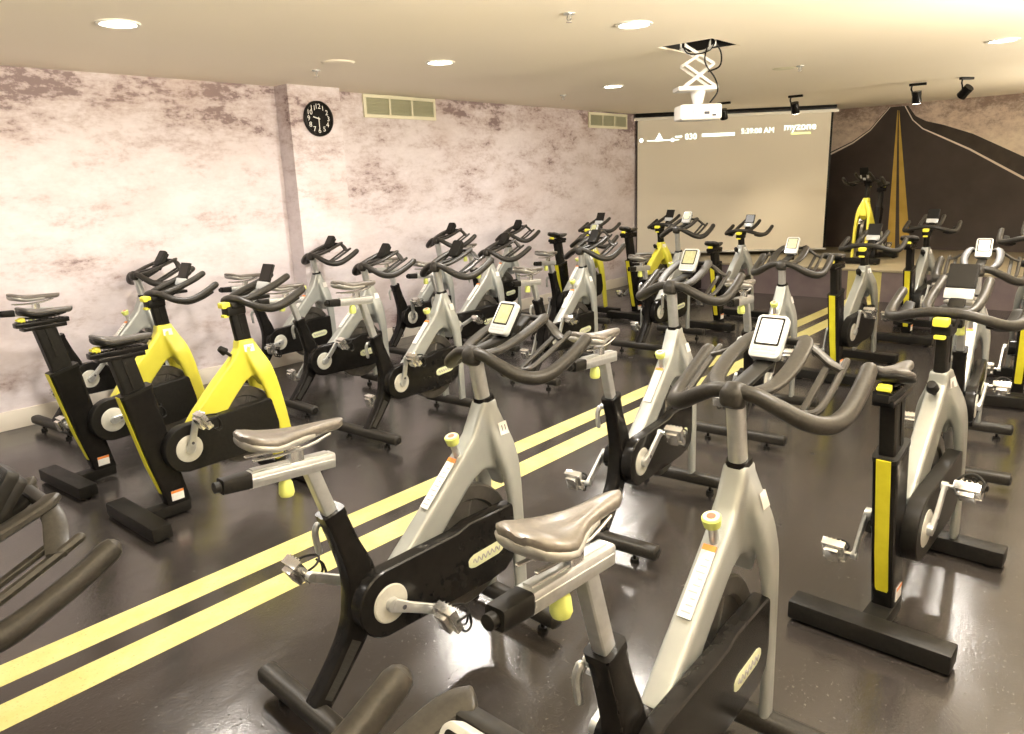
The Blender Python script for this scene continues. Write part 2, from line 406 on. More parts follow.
def disc_fitting(name, x, y, r, hgt, label, cat, m, group=None):
    o = MB().cyl((0, 0, -hgt), (0, 0, 0), r*.86, r, n=32, bev=hgt*.25).build(name, m); o.location = (x, y, CEIL)
    tag(o, label, cat, group)
disc_fitting('ceiling_speaker', 3.664, 4.889, .13, .012, 'flat round pale speaker grille in the ceiling beside the clock pillar', 'speaker', M['ceiling'])
disc_fitting('ceiling_plate', 7.2, 2.87, .10, .006, 'round dim unlit fitting in the ceiling right of the projector', 'ceiling fitting', M['vent_frame'])
def sprinkler(x, y, label):
    t = thing('ceiling_sprinkler', label, 'sprinkler', (x, y, CEIL), 0, 'ceiling sprinklers')
    MB().cyl((0, 0, -.008), (0, 0, .004), .034, n=20, bev=.002).build('base_plate', M['alu'], t)
    q = MB().cyl((0, 0, -.035), (0, 0, -.008), .008, n=10)
    for s in (-1, 1): q.tube([(0, s*.008, -.012), (0, s*.016, -.028), (0, .0, -.045)], .003, 6, 3)
    q.cyl((0, 0, -.049), (0, 0, -.045), .018, n=16); q.build('sprinkler_head', M['chrome'], t)
sprinkler(3.756, 5.309, 'small metal sprinkler head in the ceiling above the wall clock')
sprinkler(3.703, 2.742, 'small metal sprinkler head in the ceiling left of the nearest middle downlight')
sprinkler(7.063, 5.332, 'tiny metal sprinkler head in the ceiling near the far wall vent')
sprinkler(7.16, 2.70, 'small metal sprinkler head in the ceiling beside the dim round fitting')

def track_spot(x, y, label, tilt, yaw, lit):
    t = thing('spotlight', label, 'spotlight', (x, y, CEIL), yaw, 'black ceiling spotlights')
    MB().box(-.02, .02, -.09, .09, -.028, 0, .006).build('mount_bar', M['plastic'], t)
    MB().tube([(0, .06, -.02), (0, .065, -.06), (0, .055, -.085), (0, .045, -.13)], .009, 8, 4).build('bracket', M['plastic'], t)
    hm = Matrix.Translation((0, 0, -.15)) @ Matrix.Rotation(tilt, 4, 'Y')
    hd = MB().cyl((0, 0, -.07), (0, 0, .06), .052, .046, n=24, bev=.006)
    for i in range(4): hd.cyl((0, 0, .02+i*.012), (0, 0, .026+i*.012), .050, n=24)
    h = hd.xf(hm).build('lamp_head', M['black'], t)
    g = MB().cyl((0, 0, -.0735), (0, 0, -.070), .044, n=24).xf(hm)
    g.build('lamp_lens', M['spot_glass'] if lit else M['tablet'], h)
    if lit:
        ld = bpy.data.lights.new('spot_lamp', 'SPOT'); ld.energy = lit; ld.spot_size = R(95); ld.spot_blend = .7; ld.color = (1, .82, .56); ld.shadow_soft_size = .03
        lo = bpy.data.objects.new('spot_lamp', ld); C.objects.link(lo); lo.parent = t
        lo.matrix_local = hm @ Matrix.Translation((0, 0, -.085))
track_spot(9.76, 4.676, 'black ceiling spotlight half hidden behind the white projector', R(-20), 0, 0)
track_spot(9.82, 3.74, 'black ceiling spotlight in front of the projection screen, right of the projector', R(-25), 0, 90)
track_spot(9.90, 2.363, 'black ceiling spotlight with lit lens beside the top of the mural road', R(-14), 0, 130)
track_spot(9.79, 1.854, 'black ceiling spotlight tilted towards the screen, rightmost of the row', R(-48), R(60), 0)

# ------------------------------------------------------------------ wall clock, vents
def clock():
    t = thing('wall_clock', 'round black wall clock with white numerals on the mural pillar', 'clock', (4.296, 6.12, 2.30), 0)
    # faces -Y
    q = MB(); q.lathe_y(0, 0, [(.155, 0), (.160, -.008), (.158, -.028), (.148, -.034), (.140, -.028), (.138, -.016)], 48); q.build('rim', M['plastic'], t)
    MB().cyl((0, -.017, 0), (0, -.012, 0), .139, n=48).build('dial', M['black'], t)
    num = MB(); rot = Matrix.Rotation(R(90), 4, 'X')
    for h in range(1, 13):
        a = R(90-30*h)
        add_text(num, str(h), .064, Matrix.Translation((.108*math.cos(a), -.0175, .108*math.sin(a))) @ rot, .0006)
    num.build('numerals', M['white_print'], t)
    for ang, ln, w, nm in ((R(90-30*9.5), .062, .010, 'hour_hand'), (R(-90), .10, .008, 'minute_hand')):
        MB().bar((-.015*math.cos(ang), -.0195, -.015*math.sin(ang)), (ln*math.cos(ang), -.0195, ln*math.sin(ang)), .002, w, 8, 8, ref=(0, 1, 0)).build(nm, M['white_print'], t)
    MB().cyl((0, -.022, 0), (0, -.017, 0), .008, n=16).build('hub', M['white_print'], t)
clock()
def vent(x0, x1, z0, z1, label, n):
    t = thing('air_vent', label, 'vent', ((x0+x1)/2, WALL_L, (z0+z1)/2), 0, 'wall air vents')
    w, h = (x1-x0)/2, (z1-z0)/2; b = .035
    f = MB()
    f.box(-w, w, -.025, 0, h-b, h, .004); f.box(-w, w, -.025, 0, -h, -h+b, .004); f.box(-w, -w+b, -.025, 0, -h+b, h-b, .004); f.box(w-b, w, -.025, 0, -h+b, h-b, .004)
    for i in range(1, n):
        x = -w+b+(2*w-2*b)*i/n; f.box(x-.012, x+.012, -.023, 0, -h+b, h-b)
    f.build('frame', M['vent_frame'], t)
    s = MB(); s.box(-w+b, w-b, -.003, 0, -h+b, h-b)
    k = 11
    for i in range(k):
        z = -h+b+(2*h-2*b)*(i+.5)/k
        s.bar((-w+b, -.012, z), (w-b, -.012, z), .004, .016, 8, 8, ref=(0, -.5, .85))
    s.build('louvre', M['vent_slat'], t)
vent(5.0, 6.0, 2.355, 2.585, 'wide cream three-panel air vent high on the mural wall beside the clock pillar', 3)
vent(8.955, 9.945, 2.36, 2.572, 'cream air vent high on the mural wall next to the projection screen', 3)

# ------------------------------------------------------------------ projection screen (hung across the corner)
def screen():
    a, b = Vector((10.20, 6.285, 0)), Vector((11.85, 3.965, 0)); d = (b-a); W = d.length; ang = math.atan2(d.y, d.x)
    t = thing('projection_screen', 'large pale projection screen hung across the far corner of the room', 'projection screen', (*a.xy, 0), ang)
    # local x runs along the screen, local -y faces the room (checked below)
    sg = -1
    z0, z1 = .485, 2.50
    MB().box(0, W, -.003, .003, z0, z1).build('canvas', M['canvas'], t)
    MB().box(-.012, .0, -.004, .004, z0, z1).build('border', M['black'], t)
    MB().box(W, W+.03, -.004, .004, z0, z1).build('border', M['black'], t)
    MB().box(-.06, W+.10, -.04, .04, z1-.012, z1+.030, .010).build('housing', M['trim_white'], t)
    MB().box(-.03, W+.06, -.05, .05, z1+.030, CEIL-.001, .004).build('housing_mount', M['black'], t)
    k = MB().tube([(-.02, 0, z0-.012), (W+.04, 0, z0-.012)], .018, 12, 2); k.build('bottom_bar', M['alu'], t)
    rot = Matrix.Translation((0, 0, 0)) @ Matrix.Rotation(R(90), 4, 'X')
    H = z1-z0
    def at(s, v): return Matrix.Translation((s*W, -.0045, z1-.10-v*H)) @ Matrix.Rotation(R(90), 4, 'X')
    def piece(nm, fill, m=None):
        g = MB(); fill(g); g.build(nm, m or M['proj_light'], t)
    bx = lambda s0, s1, v0, v1: (lambda g: g.box(s0*W, s1*W, -.0055, -.0035, z1-.10-v1*H, z1-.10-v0*H))
    dot = lambda s0, v, rr: (lambda g: g.cyl(at(s0, v) @ Vector((0, 0, -.001)), at(s0, v) @ Vector((0, 0, .001)), rr, n=16))
    piece('projected_clock', lambda g: add_text(g, '5:39:00 AM', .105, at(.628, .066), .0008))
    piece('projected_digits', lambda g: add_text(g, '030', .12, at(.282, .088), .0008))
    piece('projected_triangle', lambda g: g.poly([tuple((at(.115, .085) @ Vector((x, y, 0)))) for x, y in ((-.07, -.05), (.07, -.05), (.0, .07))]))
    piece('projected_dot', dot(.02, .10, .03)); piece('projected_dot', dot(.185, .105, .028))
    piece('projected_line', bx(.05, .22, .102, .108)); piece('projected_line', bx(.20, .235, .078, .088))
    piece('projected_bar', bx(.34, .51, .070, .092))
    piece('projected_logo', lambda g: add_text(g, 'myzone', .15, at(.845, .048), .0008))
    piece('projected_underline', bx(.80, .90, .090, .102), M['proj_lime'])
screen()

# ------------------------------------------------------------------ projector on its scissor lift
def projector():
    cx, cy = 5.40, 2.80
    t = thing('projector_lift', 'white scissor lift hanging from the square hole in the ceiling', 'projector lift', (cx, cy, CEIL), R(-48))
    # local frame: x across the picture, y away
    q = MB()
    for y in (-.07, .07):
        q.bar((-.16, y, .24), (.16, y, .24), .022, .022); q.bar((-.12, y, -.01), (-.12, y, .24), .014, .014); q.bar((.10, y, -.01), (.10, y, .24), .014, .014)
    q.bar((-.15, -.16, .235), (-.15, .16, .235), .02, .014, ref=(0, 0, 1)); q.bar((.15, -.16, .235), (.15, .16, .235), .02, .014, ref=(0, 0, 1))
    q.build('top_rail', M['proj_white'], t)
    for y in (-.07, .07):
        for a, b in (((-.12, y, 0), (.10, y+.006, -.13)), ((.10, y, 0), (-.12, y-.006, -.13)), ((-.12, y, -.13), (.12, y+.006, -.29)), ((.10, y, -.13), (-.12, y-.006, -.29))):
            MB().bar(a, b, .006, .02, 8, 8).build('scissor_arm', M['proj_white'], t)
    q = MB().box(-.17, .13, -.10, .10, -.315, -.285, .006); q.cyl((0, 0, -.413), (0, 0, -.31), .035, .06, n=20); q.build('platform', M['proj_white'], t)
    q = MB()
    q.tube([(.10, 0, .05), (.17, .02, -.04), (.16, .0, -.14), (.07, -.02, -.18)], .006, 6, 5)
    q.tube([(.05, -.09, .03), (.02, -.10, -.12), (.10, -.10, -.24), (.12, -.10, -.33), (.07, -.09, -.405)], .006, 6, 5)
    q.tube([(-.12, .05, .10), (-.10, -.05, -.05), (.06, -.09, -.04), (.12, -.05, .10)], .005, 6, 5)
    q.build('cable', M['plastic'], t)
    p = thing('projector', 'white projector hanging under the scissor lift in front of the screen', 'projector', (cx, cy, CEIL-.415), R(-48))
    MB().box(-.155, .155, -.12, .12, -.112, -.0, .022, 3).build('body', M['proj_white'], p)
    MB().cyl((.08, .11, -.06), (.08, .14, -.06), .035, n=24).build('lens', M['tablet'], p)
    q = MB()
    for i in range(5): q.box(-.12+i*.018, -.112+i*.018, -.1225, -.119, -.085, -.04)
    q.build('vent_slot', M['grey_ink'], p)
    q = MB().box(.02, .06, -.1225, -.119, -.075, -.055); q.box(.08, .11, -.1225, -.119, -.09, -.075); q.build('socket', M['ink'], p)
projector()
dark_root = thing('dark_box', 'low black box standing for a dark area against the stage under the projection screen', 'cabinet', (9.9, 5.55, 0))  # black box filling a dark area; what stands there is unknown
MB().box(-.16, .16, -.46, .46, .02, .40, .008).build('body', M['black'], dark_root)
MB().box(-.172, -.16, -.44, -.01, .04, .38, .004).build('front_slab', M['plastic'], dark_root)
MB().box(-.172, -.16, .01, .44, .04, .38, .004).build('front_slab', M['plastic'], dark_root)
MB().box(-.14, .14, -.43, .43, 0, .02).build('base_slab', M['plastic'], dark_root)

# ================================================================== THE BIKES
SEATS, BARS = {}, {}
def saddle_mesh(xr, xn, zt, drop, m_top, m_edge):
    L = xn-xr
    prof = [(0, .030), (.025, .056), (.07, .073), (.14, .080), (.22, .077), (.32, .063), (.42, .047), (.54, .034), (.68, .027), (.82, .024), (.92, .021), (.975, .015), (1.0, .005)]
    def shell(th0, th1, grow, dz, nm, tmax=1.):
        q = MB(); rings = []; n = 22
        pr = [p_ for p_ in prof if p_[0] <= tmax]
        if tmax < 1: pr = pr[:-1] + [(pr[-1][0]-.02, pr[-1][1]*.92), (pr[-1][0], pr[-1][1]*.6)]
        for t, hw in pr:
            x = xr+L*t; top = zt - drop*t + .012*math.exp(-((t-.06)/.12)**2) - .004*math.sin(PI*min(1, t*1.2)); th = th0+(th1-th0)*t
            ends = min(1., t/.06+.45, (tmax-t)/.06+.35)
            ring = []
            for k in range(n):
                a = 2*PI*k/n; c, s_ = math.cos(a), math.sin(a)
                y = (hw+grow)*math.copysign(abs(c)**.75, c)
                if s_ >= 0:
                    z = top - th*.42*ends + th*.42*ends*abs(s_)**.65 - .010*math.exp(-(y/.012)**2)*(1 if t < .6 else 0)*max(0, s_)
                else: z = top - th*.42*ends - th*.58*ends*abs(s_)**.8
                ring.append(q.bm.verts.new((x, y, z+dz)))
            rings.append(ring)
        for a, b in zip(rings, rings[1:]):
            for k in range(n): q._face((a[k], a[(k+1) % n], b[(k+1) % n], b[k]))
        q._face(rings[0]); q._face(rings[-1]); return q.mesh(nm, m_top if nm == 'saddle' else m_edge, 60)
    return shell(.040, .032, 0, 0, 'saddle'), shell(.036, .018, .003, -.016, 'saddle_base', .70)

def pedal_mesh():
    """platform pedal with cage and toe strap, spindle at the origin pointing -Y"""
    q = MB()
    q.cyl((0, .0, 0), (0, -.03, 0), .008, n=12)
    q.box(-.022, .022, -.10, -.03, -.010, .010, .003)
    for x in (-.040, .034): q.box(x, x+.006, -.105, -.025, -.014, .014, .001)
    for y in (-.105, -.029): q.box(-.038, .038, y, y+.005, -.012, .012, .001)
    for i in range(4): q.cyl((-.037, -.045-i*.016, .012), (-.037, -.045-i*.016, .019), .003, n=6)
    q.box(-.030, .030, -.09, -.04, -.032, -.010, .004)
    q.mi = 1
    q.tube([(.036, -.045, .006), (.075, -.045, .018), (.085, -.055, .045), (.055, -.062, .060), (.03, -.066, .056)], .004, 6, 4)
    q.tube([(.036, -.085, .006), (.075, -.085, .018), (.085, -.078, .045), (.055, -.072, .060), (.03, -.068, .056)], .004, 6, 4)
    q.tube([(.0, -.028, 0), (.01, -.026, .035), (.02, -.05, .062), (.02, -.08, .062), (.01, -.106, .035), (.0, -.104, 0)], .004, 6, 4)
    q.xf(Matrix.Diagonal((1.12, 1.05, 1.12, 1)))
    return q.mesh('pedal', [M['chrome'], M['plastic']])
PEDAL = pedal_mesh()
def crank(root, side, z, col=None):
    """crank arm turning about its bottom-bracket axis, pedal hung on its end"""
    s = -1 if side == 'R' else 1
    q = MB()
    q.cyl((0, s*.118, 0), (0, s*.094, 0), .024, n=20, bev=.003)
    q.loft([(0, s*.112, 0, .020, .046), (.06, s*.118, 0, .018, .036), (.17, s*.124, 0, .016, .034)], 12, 4, roundcap=.8)
    q.cyl((.17, s*.134, 0), (.17, s*.112, 0), .015, n=16)
    q.mi = 1; q.cyl((.035, s*.124, 0), (.035, s*.1265, 0), .008, n=14)
    a = q.build('crank_arm', [M['alu'], M['ink']], root); a.location = (0, 0, z)
    p = link('pedal', PEDAL, a); p.location = (.17, s*.13, 0)
    if s > 0: p.scale = (1, -1, 1)
    return a, p

def bars_tube(pts, r):
    """mirror a half path (from the centre out) into a full bar"""
    full = [(x, -y, z, rr) for x, y, z, rr in reversed(pts)] + pts[1:]
    return MB().tube(full, r, 14, 6)

def mk_console_A(parent):
    loc = Matrix.Translation((.725, 0, 1.172)) @ Matrix.Rotation(R(-54), 4, 'Y') @ Matrix.Rotation(R(-90), 4, 'Z') @ Matrix.Diagonal((.78, .78, .85, 1))
    # local: x to the rider's right, y up along the face, z out of the face
    L = lambda q: q.xf(loc)
    rr = lambda w, h, r, n=5: [(sx*(w-r)+r*math.cos(a), sy*(h-r)+r*math.sin(a)) for sx, sy, a0 in ((1, 1, 0), (-1, 1, 90), (-1, -1, 180), (1, -1, 270)) for a in [R(a0+90*i/n) for i in range(n+1)]]
    q = MB().prism(rr(.056, .084, .018), -.020, .010, .006, axis='z')
    c = L(q).build('console', M['console_rim'], parent)
    q = MB().prism(rr(.050, .074, .016), -.045, -.018, .010, axis='z'); q.box(-.03, .03, -.115, -.05, -.05, -.025, .006)
    L(q).build('console_back', M['plastic'], c)
    q = MB().prism(rr(.045, .055, .006), .0100, .0108, 0, axis='z').xf(Matrix.Translation((0, .018, 0))); L(q).build('display_surround', M['plastic'], c)
    q = MB().prism(rr(.038, .047, .004), .0106, .0114, 0, axis='z').xf(Matrix.Translation((0, .018, 0))); L(q).build('display', M['lcd'], c)
    q = MB()
    for i in range(3): q.box(-.042+i*.029, -.016+i*.029, -.056, -.045, .0100, .0110, 0)
    q.box(-.044, .044, -.070, -.0615, .0100, .0108, 0)
    L(q).build('keypad', M['grey_ink'], c)
    return c
def mk_console_B(parent):
    loc = Matrix.Translation((.615, 0, 1.185)) @ Matrix.Rotation(R(-66), 4, 'Y') @ Matrix.Rotation(R(-90), 4, 'Z') @ Matrix.Diagonal((.80, .80, .9, 1))
    q = MB().box(-.068, .068, -.045, .085, -.016, .0, .006); c = q.xf(loc).build('console', M['plastic'], parent)
    MB().box(-.060, .060, -.036, .077, .0, .0012).xf(loc).build('display', M['tablet'], c)
    q = MB().box(-.068, .068, -.105, -.047, -.016, .006, .006); q.box(-.02, .02, -.14, -.09, -.03, -.005, .005); q.xf(loc).build('keypad', M['console_rim'], c)
    return c

TAG = {}
def number_tag(r, x0, x1, z0, z1):
    vs = next(c for c in r.children if c.name.split('.')[0] == 'frame').data.vertices
    def y_at(x, z):
        near = [v.co.y for v in vs if abs(v.co.x-x) < .008 and abs(v.co.z-z) < .008 and v.co.y < 0]
        return min(near) if near else -.04
    quad = [Vector((x, y_at(x, z)-.0012, z)) for x, z in ((x0, z0), (x1, z0), (x1, z1), (x0, z1))]
    nrm = (quad[1]-quad[0]).cross(quad[3]-quad[0]).normalized()
    q = MB(); q.poly(quad); q.poly([v - nrm*.004 for v in reversed(quad)])
    o = q.build('number_tag', M['white_print'], r)
    ex = (quad[1]-quad[0]).normalized(); ey = nrm.cross(ex)
    ctr = sum(quad, Vector())/4 + nrm*.0016
    TAG[r.name] = Matrix(((ex.x, ey.x, nrm.x, ctr.x), (ex.y, ey.y, nrm.y, ctr.y), (ex.z, ey.z, nrm.z, ctr.z), (0, 0, 0, 1)))
# ---------------------------------------------------------------- kind one: silver cast frame on round feet
def make_A():
    r = thing('exercise_bike', 'x', 'exercise bike')
    # frame casting
    f = MB()
    f.prism([(.06, .39), (.07, .43), (.24, .585), (.40, .735), (.455, .795), (.485, .850), (.512, .905), (.578, .905), (.588, .84), (.605, .76), (.618, .70), (.618, .60), (.590, .56), (.570, .612), (.535, .645), (.495, .652), (.45, .632), (.40, .590), (.19, .39)], -.036, .036, .014)
    for s in (-1, 1):
        f.loft(spline([(.548, s*.012, .885, .05, .055), (.562, s*.030, .80, .06, .080), (.578, s*.054, .72, .06, .092), (.592, s*.074, .63, .046, .078), (.602, s*.083, .50, .032, .064), (.610, s*.084, .30, .030, .058), (.615, s*.084, .085, .030, .054)], 4), 12, 4)
    f.loft([(.545, 0, .80, .075, .10), (.546, 0, .86, .066, .074), (.545, 0, .908, .062, .070)], 14, 3.5)
    link('frame', remeshed(f, 'frame', M['silver'], .0065, 5), r)
    # rear fork, curved down to the back foot
    q = MB().loft(spline([(-.125, 0, .70, .064, .074), (-.088, 0, .585, .064, .080), (-.052, 0, .47, .068, .105), (-.050, 0, .37, .070, .12), (-.090, 0, .275, .068, .09), (-.155, 0, .185, .066, .074), (-.250, 0, .075, .066, .066)], 6), 16, 6)
    q.cyl((0, -.055, .37), (0, .085, .37), .058, n=28, bev=.006)
    q.box(.0, .12, -.034, .034, .33, .43, .01)
    q.build('rear_fork', M['black'], r)
    q = MB()
    for sd in (-1, 1):
        q.loft([(-.100, sd*.0335, .258, .004, .040), (-.160, sd*.0328, .180, .004, .034), (-.222, sd*.0325, .108, .004, .030)], 8, 8)
        for i in range(12):
            t = i/11; x, z = -.108-.106*t, .247-.128*t; k = .011 - .003*((i*5) % 3)
            q.bar((x-k, sd*.0358, z+k*.8), (x+.010, sd*.0358, z-.008), .002, .0035, 4, 6)
    q.build('fork_panel', M['grip_panel'], r)
    for nm, x in (('rear_foot', -.258), ('front_foot', .615)):
        hw = .295 if x < 0 else .262
        q = MB().loft([(x, -hw, .072, .07, .062), (x, hw, .072, .07, .062)], 18, 3, ref=(1, 0, 0), roundcap=.35)
        b = q.build(nm, M['rubber'], r)
        for s in (-1, 1):
            p = MB().cyl((x, s*.19, .012), (x, s*.19, .06), .008, n=10); p.cyl((x, s*.19, 0), (x, s*.19, .016), .022, .019, n=18)
            p.build('leveling_foot', M['plastic'], b)
            if x < 0: MB().cyl((x, s*(hw+.0), .072), (x, s*(hw+.010), .072), .020, n=18).build('end_cap', M['plastic'], b)
    # drive: flywheel, cover, cranks
    q = MB(); cx, cz = .40, .385
    q.lathe_y(cx, cz, [(.03, -.034), (.03, -.014), (.17, -.012), (.178, -.024), (.225, -.024), (.232, -.018), (.232, .018), (.225, .024), (.178, .024), (.17, .012), (.03, .014), (.03, .034)], 56)
    for k in range(6):
        a = k*PI/3+.2; q.bar((cx+.04*math.cos(a), 0, cz+.04*math.sin(a)), (cx+.175*math.cos(a), 0, cz+.175*math.sin(a)), .034, .030, 6, 8)
    q.build('flywheel', M['flywheel'], r)
    arc = [(.118*math.cos(R(a)), .372+.118*math.sin(R(a))) for a in range(95, 276, 10)]
    cov = MB().prism(list(reversed(arc)) + [(.30, .496), (.36, .512), (.575, .512), (.588, .500), (.590, .36), (.575, .29), (.53, .257), (.45, .247)], -.094, -.040, .012, 3)
    c = cov.build('chain_cover', M['black'], r)
    q = MB().lathe_y(0, 0, [(.030, -.003), (.030, .003)], 8); q = MB()
    lg = Matrix.Translation((.43, -.0945, .365)) @ Matrix.Rotation(R(-3), 4, 'Y')
    q.loft([(-.088, 0, 0, .003, .022), (-.078, 0, 0, .003, .040), (-.06, 0, 0, .003, .052), (.06, 0, 0, .003, .052), (.078, 0, 0, .003, .040), (.088, 0, 0, .003, .022)], 12, 3); q.xf(lg)
    lo = q.build('logo_plate', M['cream'], c)
    q = MB(); pts = [(-.066+i*.0066, -.0022, .011*math.sin(i*1.9)) for i in range(21)]; q.tube(pts, .0024, 5, 2); q.xf(lg).build('logo_lettering', M['grey_ink'], lo)
    MB().lathe_y(0, .37, [(.066, -.093), (.066, -.096), (.062, -.099), (.02, -.100)], 40).build('crank_disc', M['disc'], r)
    crank(r, 'R', .37); crank(r, 'L', .37)
    # seat
    SE = []
    SE.append(MB().loft([(-.068, 0, .505, .040, .044), (-.186, 0, .885, .040, .044)], 14, 5).build('seat_post', M['alu'], r))
    MB().loft([(-.1285, 0, .712, .070, .080), (-.121, 0, .688, .070, .080)], 14, 6).build('post_collar', M['black'], r)
    q = MB().loft([(-.375, 0, .897, .046, .046), (-.105, 0, .877, .046, .046)], 12, 7); q.bar((-.36, 0, .9215), (-.12, 0, .9035), .022, .006)
    for s in (-1, 1): q.bar((-.37, s*.0235, .897), (-.11, s*.0235, .877), .004, .014)
    sl = q.build('seat_slider', M['alu'], r); SE.append(sl)
    q = MB().loft([(-.450, 0, .903, .044, .042), (-.37, 0, .897, .048, .046)], 12, 6); q.cyl((-.468, 0, .904), (-.452, 0, .903), .015, n=16); q.build('slider_cap', M['plastic'], sl)
    SE.append(MB().loft([(-.262, 0, .872, .02, .02), (-.262, 0, .862, .030, .030), (-.262, 0, .850, .040, .040), (-.262, 0, .822, .046, .046), (-.262, 0, .812, .038, .038)], 18).build('slider_knob', M['lime'], r))
    q = MB().loft([(-.225, 0, .885, .034, .05), (-.222, 0, .945, .034, .045)], 12, 5)
    for s in (-1, 1): q.tube([(-.36, s*.022, .955), (-.29, s*.022, .948), (-.19, s*.020, .948), (-.11, s*.014, .962)], .0045, 8, 3)
    SE.append(q.build('saddle_clamp', M['chrome'], r))
    sm, sb = saddle_mesh(-.380, -.056, 1.022, .026, M['saddle'], M['saddle_edge'])
    sd = link('saddle', sm, r); link('saddle_base', sb, sd); SE.append(sd)
    q = MB().tube([(-.150, .048, .655), (-.156, .054, .625), (-.150, .052, .565)], .011, 8, 3); q.cyl((-.125, .02, .655), (-.128, .05, .655), .014, n=14); q.build('height_lever', M['alu'], r)
    # brake knob on the sloping beam
    k = MB().cyl((.405, 0, .71), (.384, 0, .785), .013, n=16).build('knob_stem', M['alu'], r)
    kd = Vector((-.28, 0, 1)).normalized(); kb = Vector((.386, 0, .777))
    kn = MB().loft([(*(kb+kd*a), w, w) for a, w in ((0, .034), (.004, .044), (.020, .050), (.030, .052), (.034, .046))], 24).build('brake_knob', M['lime'], r)
    MB().cyl(kb+kd*.0335, kb+kd*.0352, .0215, n=24).build('knob_face', M['cream'], kn)
    MB().cyl(kb+kd*.035, kb+kd*.0362, .012, n=20).build('knob_emblem', M['red'], kn)
    # stickers on the beam
    bd = Vector((.31, 0, .295)).normalized(); bn = Vector((-bd.z, 0, bd.x))
    def on_beam(t, w, ln, th, m, nm, par):
        ctr = Vector((.09, 0, .449)) + bd*t + bn*.0022
        return MB().bar(tuple(ctr-bd*ln/2), tuple(ctr+bd*ln/2), w, th, 12, 12).build(nm, m, par)
    lb = on_beam(.30, .038, .20, .003, M['white_print'], 'warning_label', r)
    on_beam(.392, .038, .016, .0042, M['orange'], 'label_header', lb)
    q = MB()
    for i in range(9):
        ctr = Vector((.09, 0, .449)) + bd*(.215+i*.018) + bn*.0034
        q.bar(tuple(ctr + Vector((0, -.013, 0))), tuple(ctr + Vector((0, .013 - .006*(i % 3), 0))), .005, .001, 8, 6, ref=tuple(bd))
    q.build('label_print', M['grey_ink'], lb)
    number_tag(r, .553, .595, .778, .822)
    # handlebar
    BA = []
    BA.append(MB().loft([(.556, 0, .80, .046, .056), (.512, 0, 1.045, .046, .056)], 18, 2.6).build('handlebar_post', M['alu'], r))
    MB().loft([(.5435, 0, .902, .066, .074), (.5415, 0, .917, .062, .070)], 18, 3).build('post_ring', M['black'], r)
    q = MB().loft(spline([(.490, 0, 1.035, .062, .055), (.500, 0, 1.062, .070, .066), (.508, 0, 1.085, .056, .048)], 4), 16, 3, roundcap=.4)
    BA.append(q.build('stem_clamp', M['rubber'], r))
    half = [(.498, 0, 1.070, .021), (.502, .055, 1.066, .021), (.515, .11, 1.040, .0225), (.545, .17, 1.005, .024), (.59, .213, .990, .0245), (.65, .232, .997, .0245), (.72, .237, 1.022, .024), (.79, .237, 1.053, .0235), (.845, .235, 1.082, .023)]
    hb = bars_tube(half, .022).build('handlebar', M['rubber'], r); BA.append(hb)
    for s in (-1, 1):
        q = MB().loft(spline([(.510, s*.040, 1.066, .040, .024), (.56, s*.076, 1.078, .044, .022), (.64, s*.090, 1.104, .046, .022), (.72, s*.088, 1.130, .046, .022), (.79, s*.078, 1.150, .044, .022), (.815, s*.060, 1.157, .04, .020)], 4), 12, 3, roundcap=.5)
        BA.append(q.build('aero_arm', M['rubber'], r))
        q = MB().loft(spline([(.800, s*.072, 1.148, .036, .018), (.798, s*.110, 1.128, .042, .016), (.785, s*.150, 1.104, .044, .014), (.770, s*.190, 1.090, .036, .014)], 4), 10, 4, ref=(1, 0, 0))
        q.tube([(.535, s*.125, 1.022), (.585, s*.150, 1.012), (.60, s*.178, 1.016), (.66, s*.185, 1.038), (.755, s*.186, 1.080), (.815, s*.184, 1.106)], .0105, 8, 5)
        q.loft([(.595, s*.146, 1.016, .018, .012), (.785, s*.146, 1.100, .020, .012)], 10, 5)
        BA.append(q.build('forearm_rest', M['rubber'], r))
    q = MB().loft([(.800, -.085, 1.150, .030, .020), (.800, .085, 1.150, .030, .020)], 12, 3, ref=(1, 0, 0)); q.loft([(.70, 0, 1.10, .05, .02), (.785, 0, 1.15, .05, .02)], 10, 4)
    q.loft([(.515, 0, 1.075, .05, .02), (.70, 0, 1.10, .05, .02)], 10, 4)
    BA.append(q.build('console_bracket', M['plastic'], r))
    BA.append(mk_console_A(r))
    return r

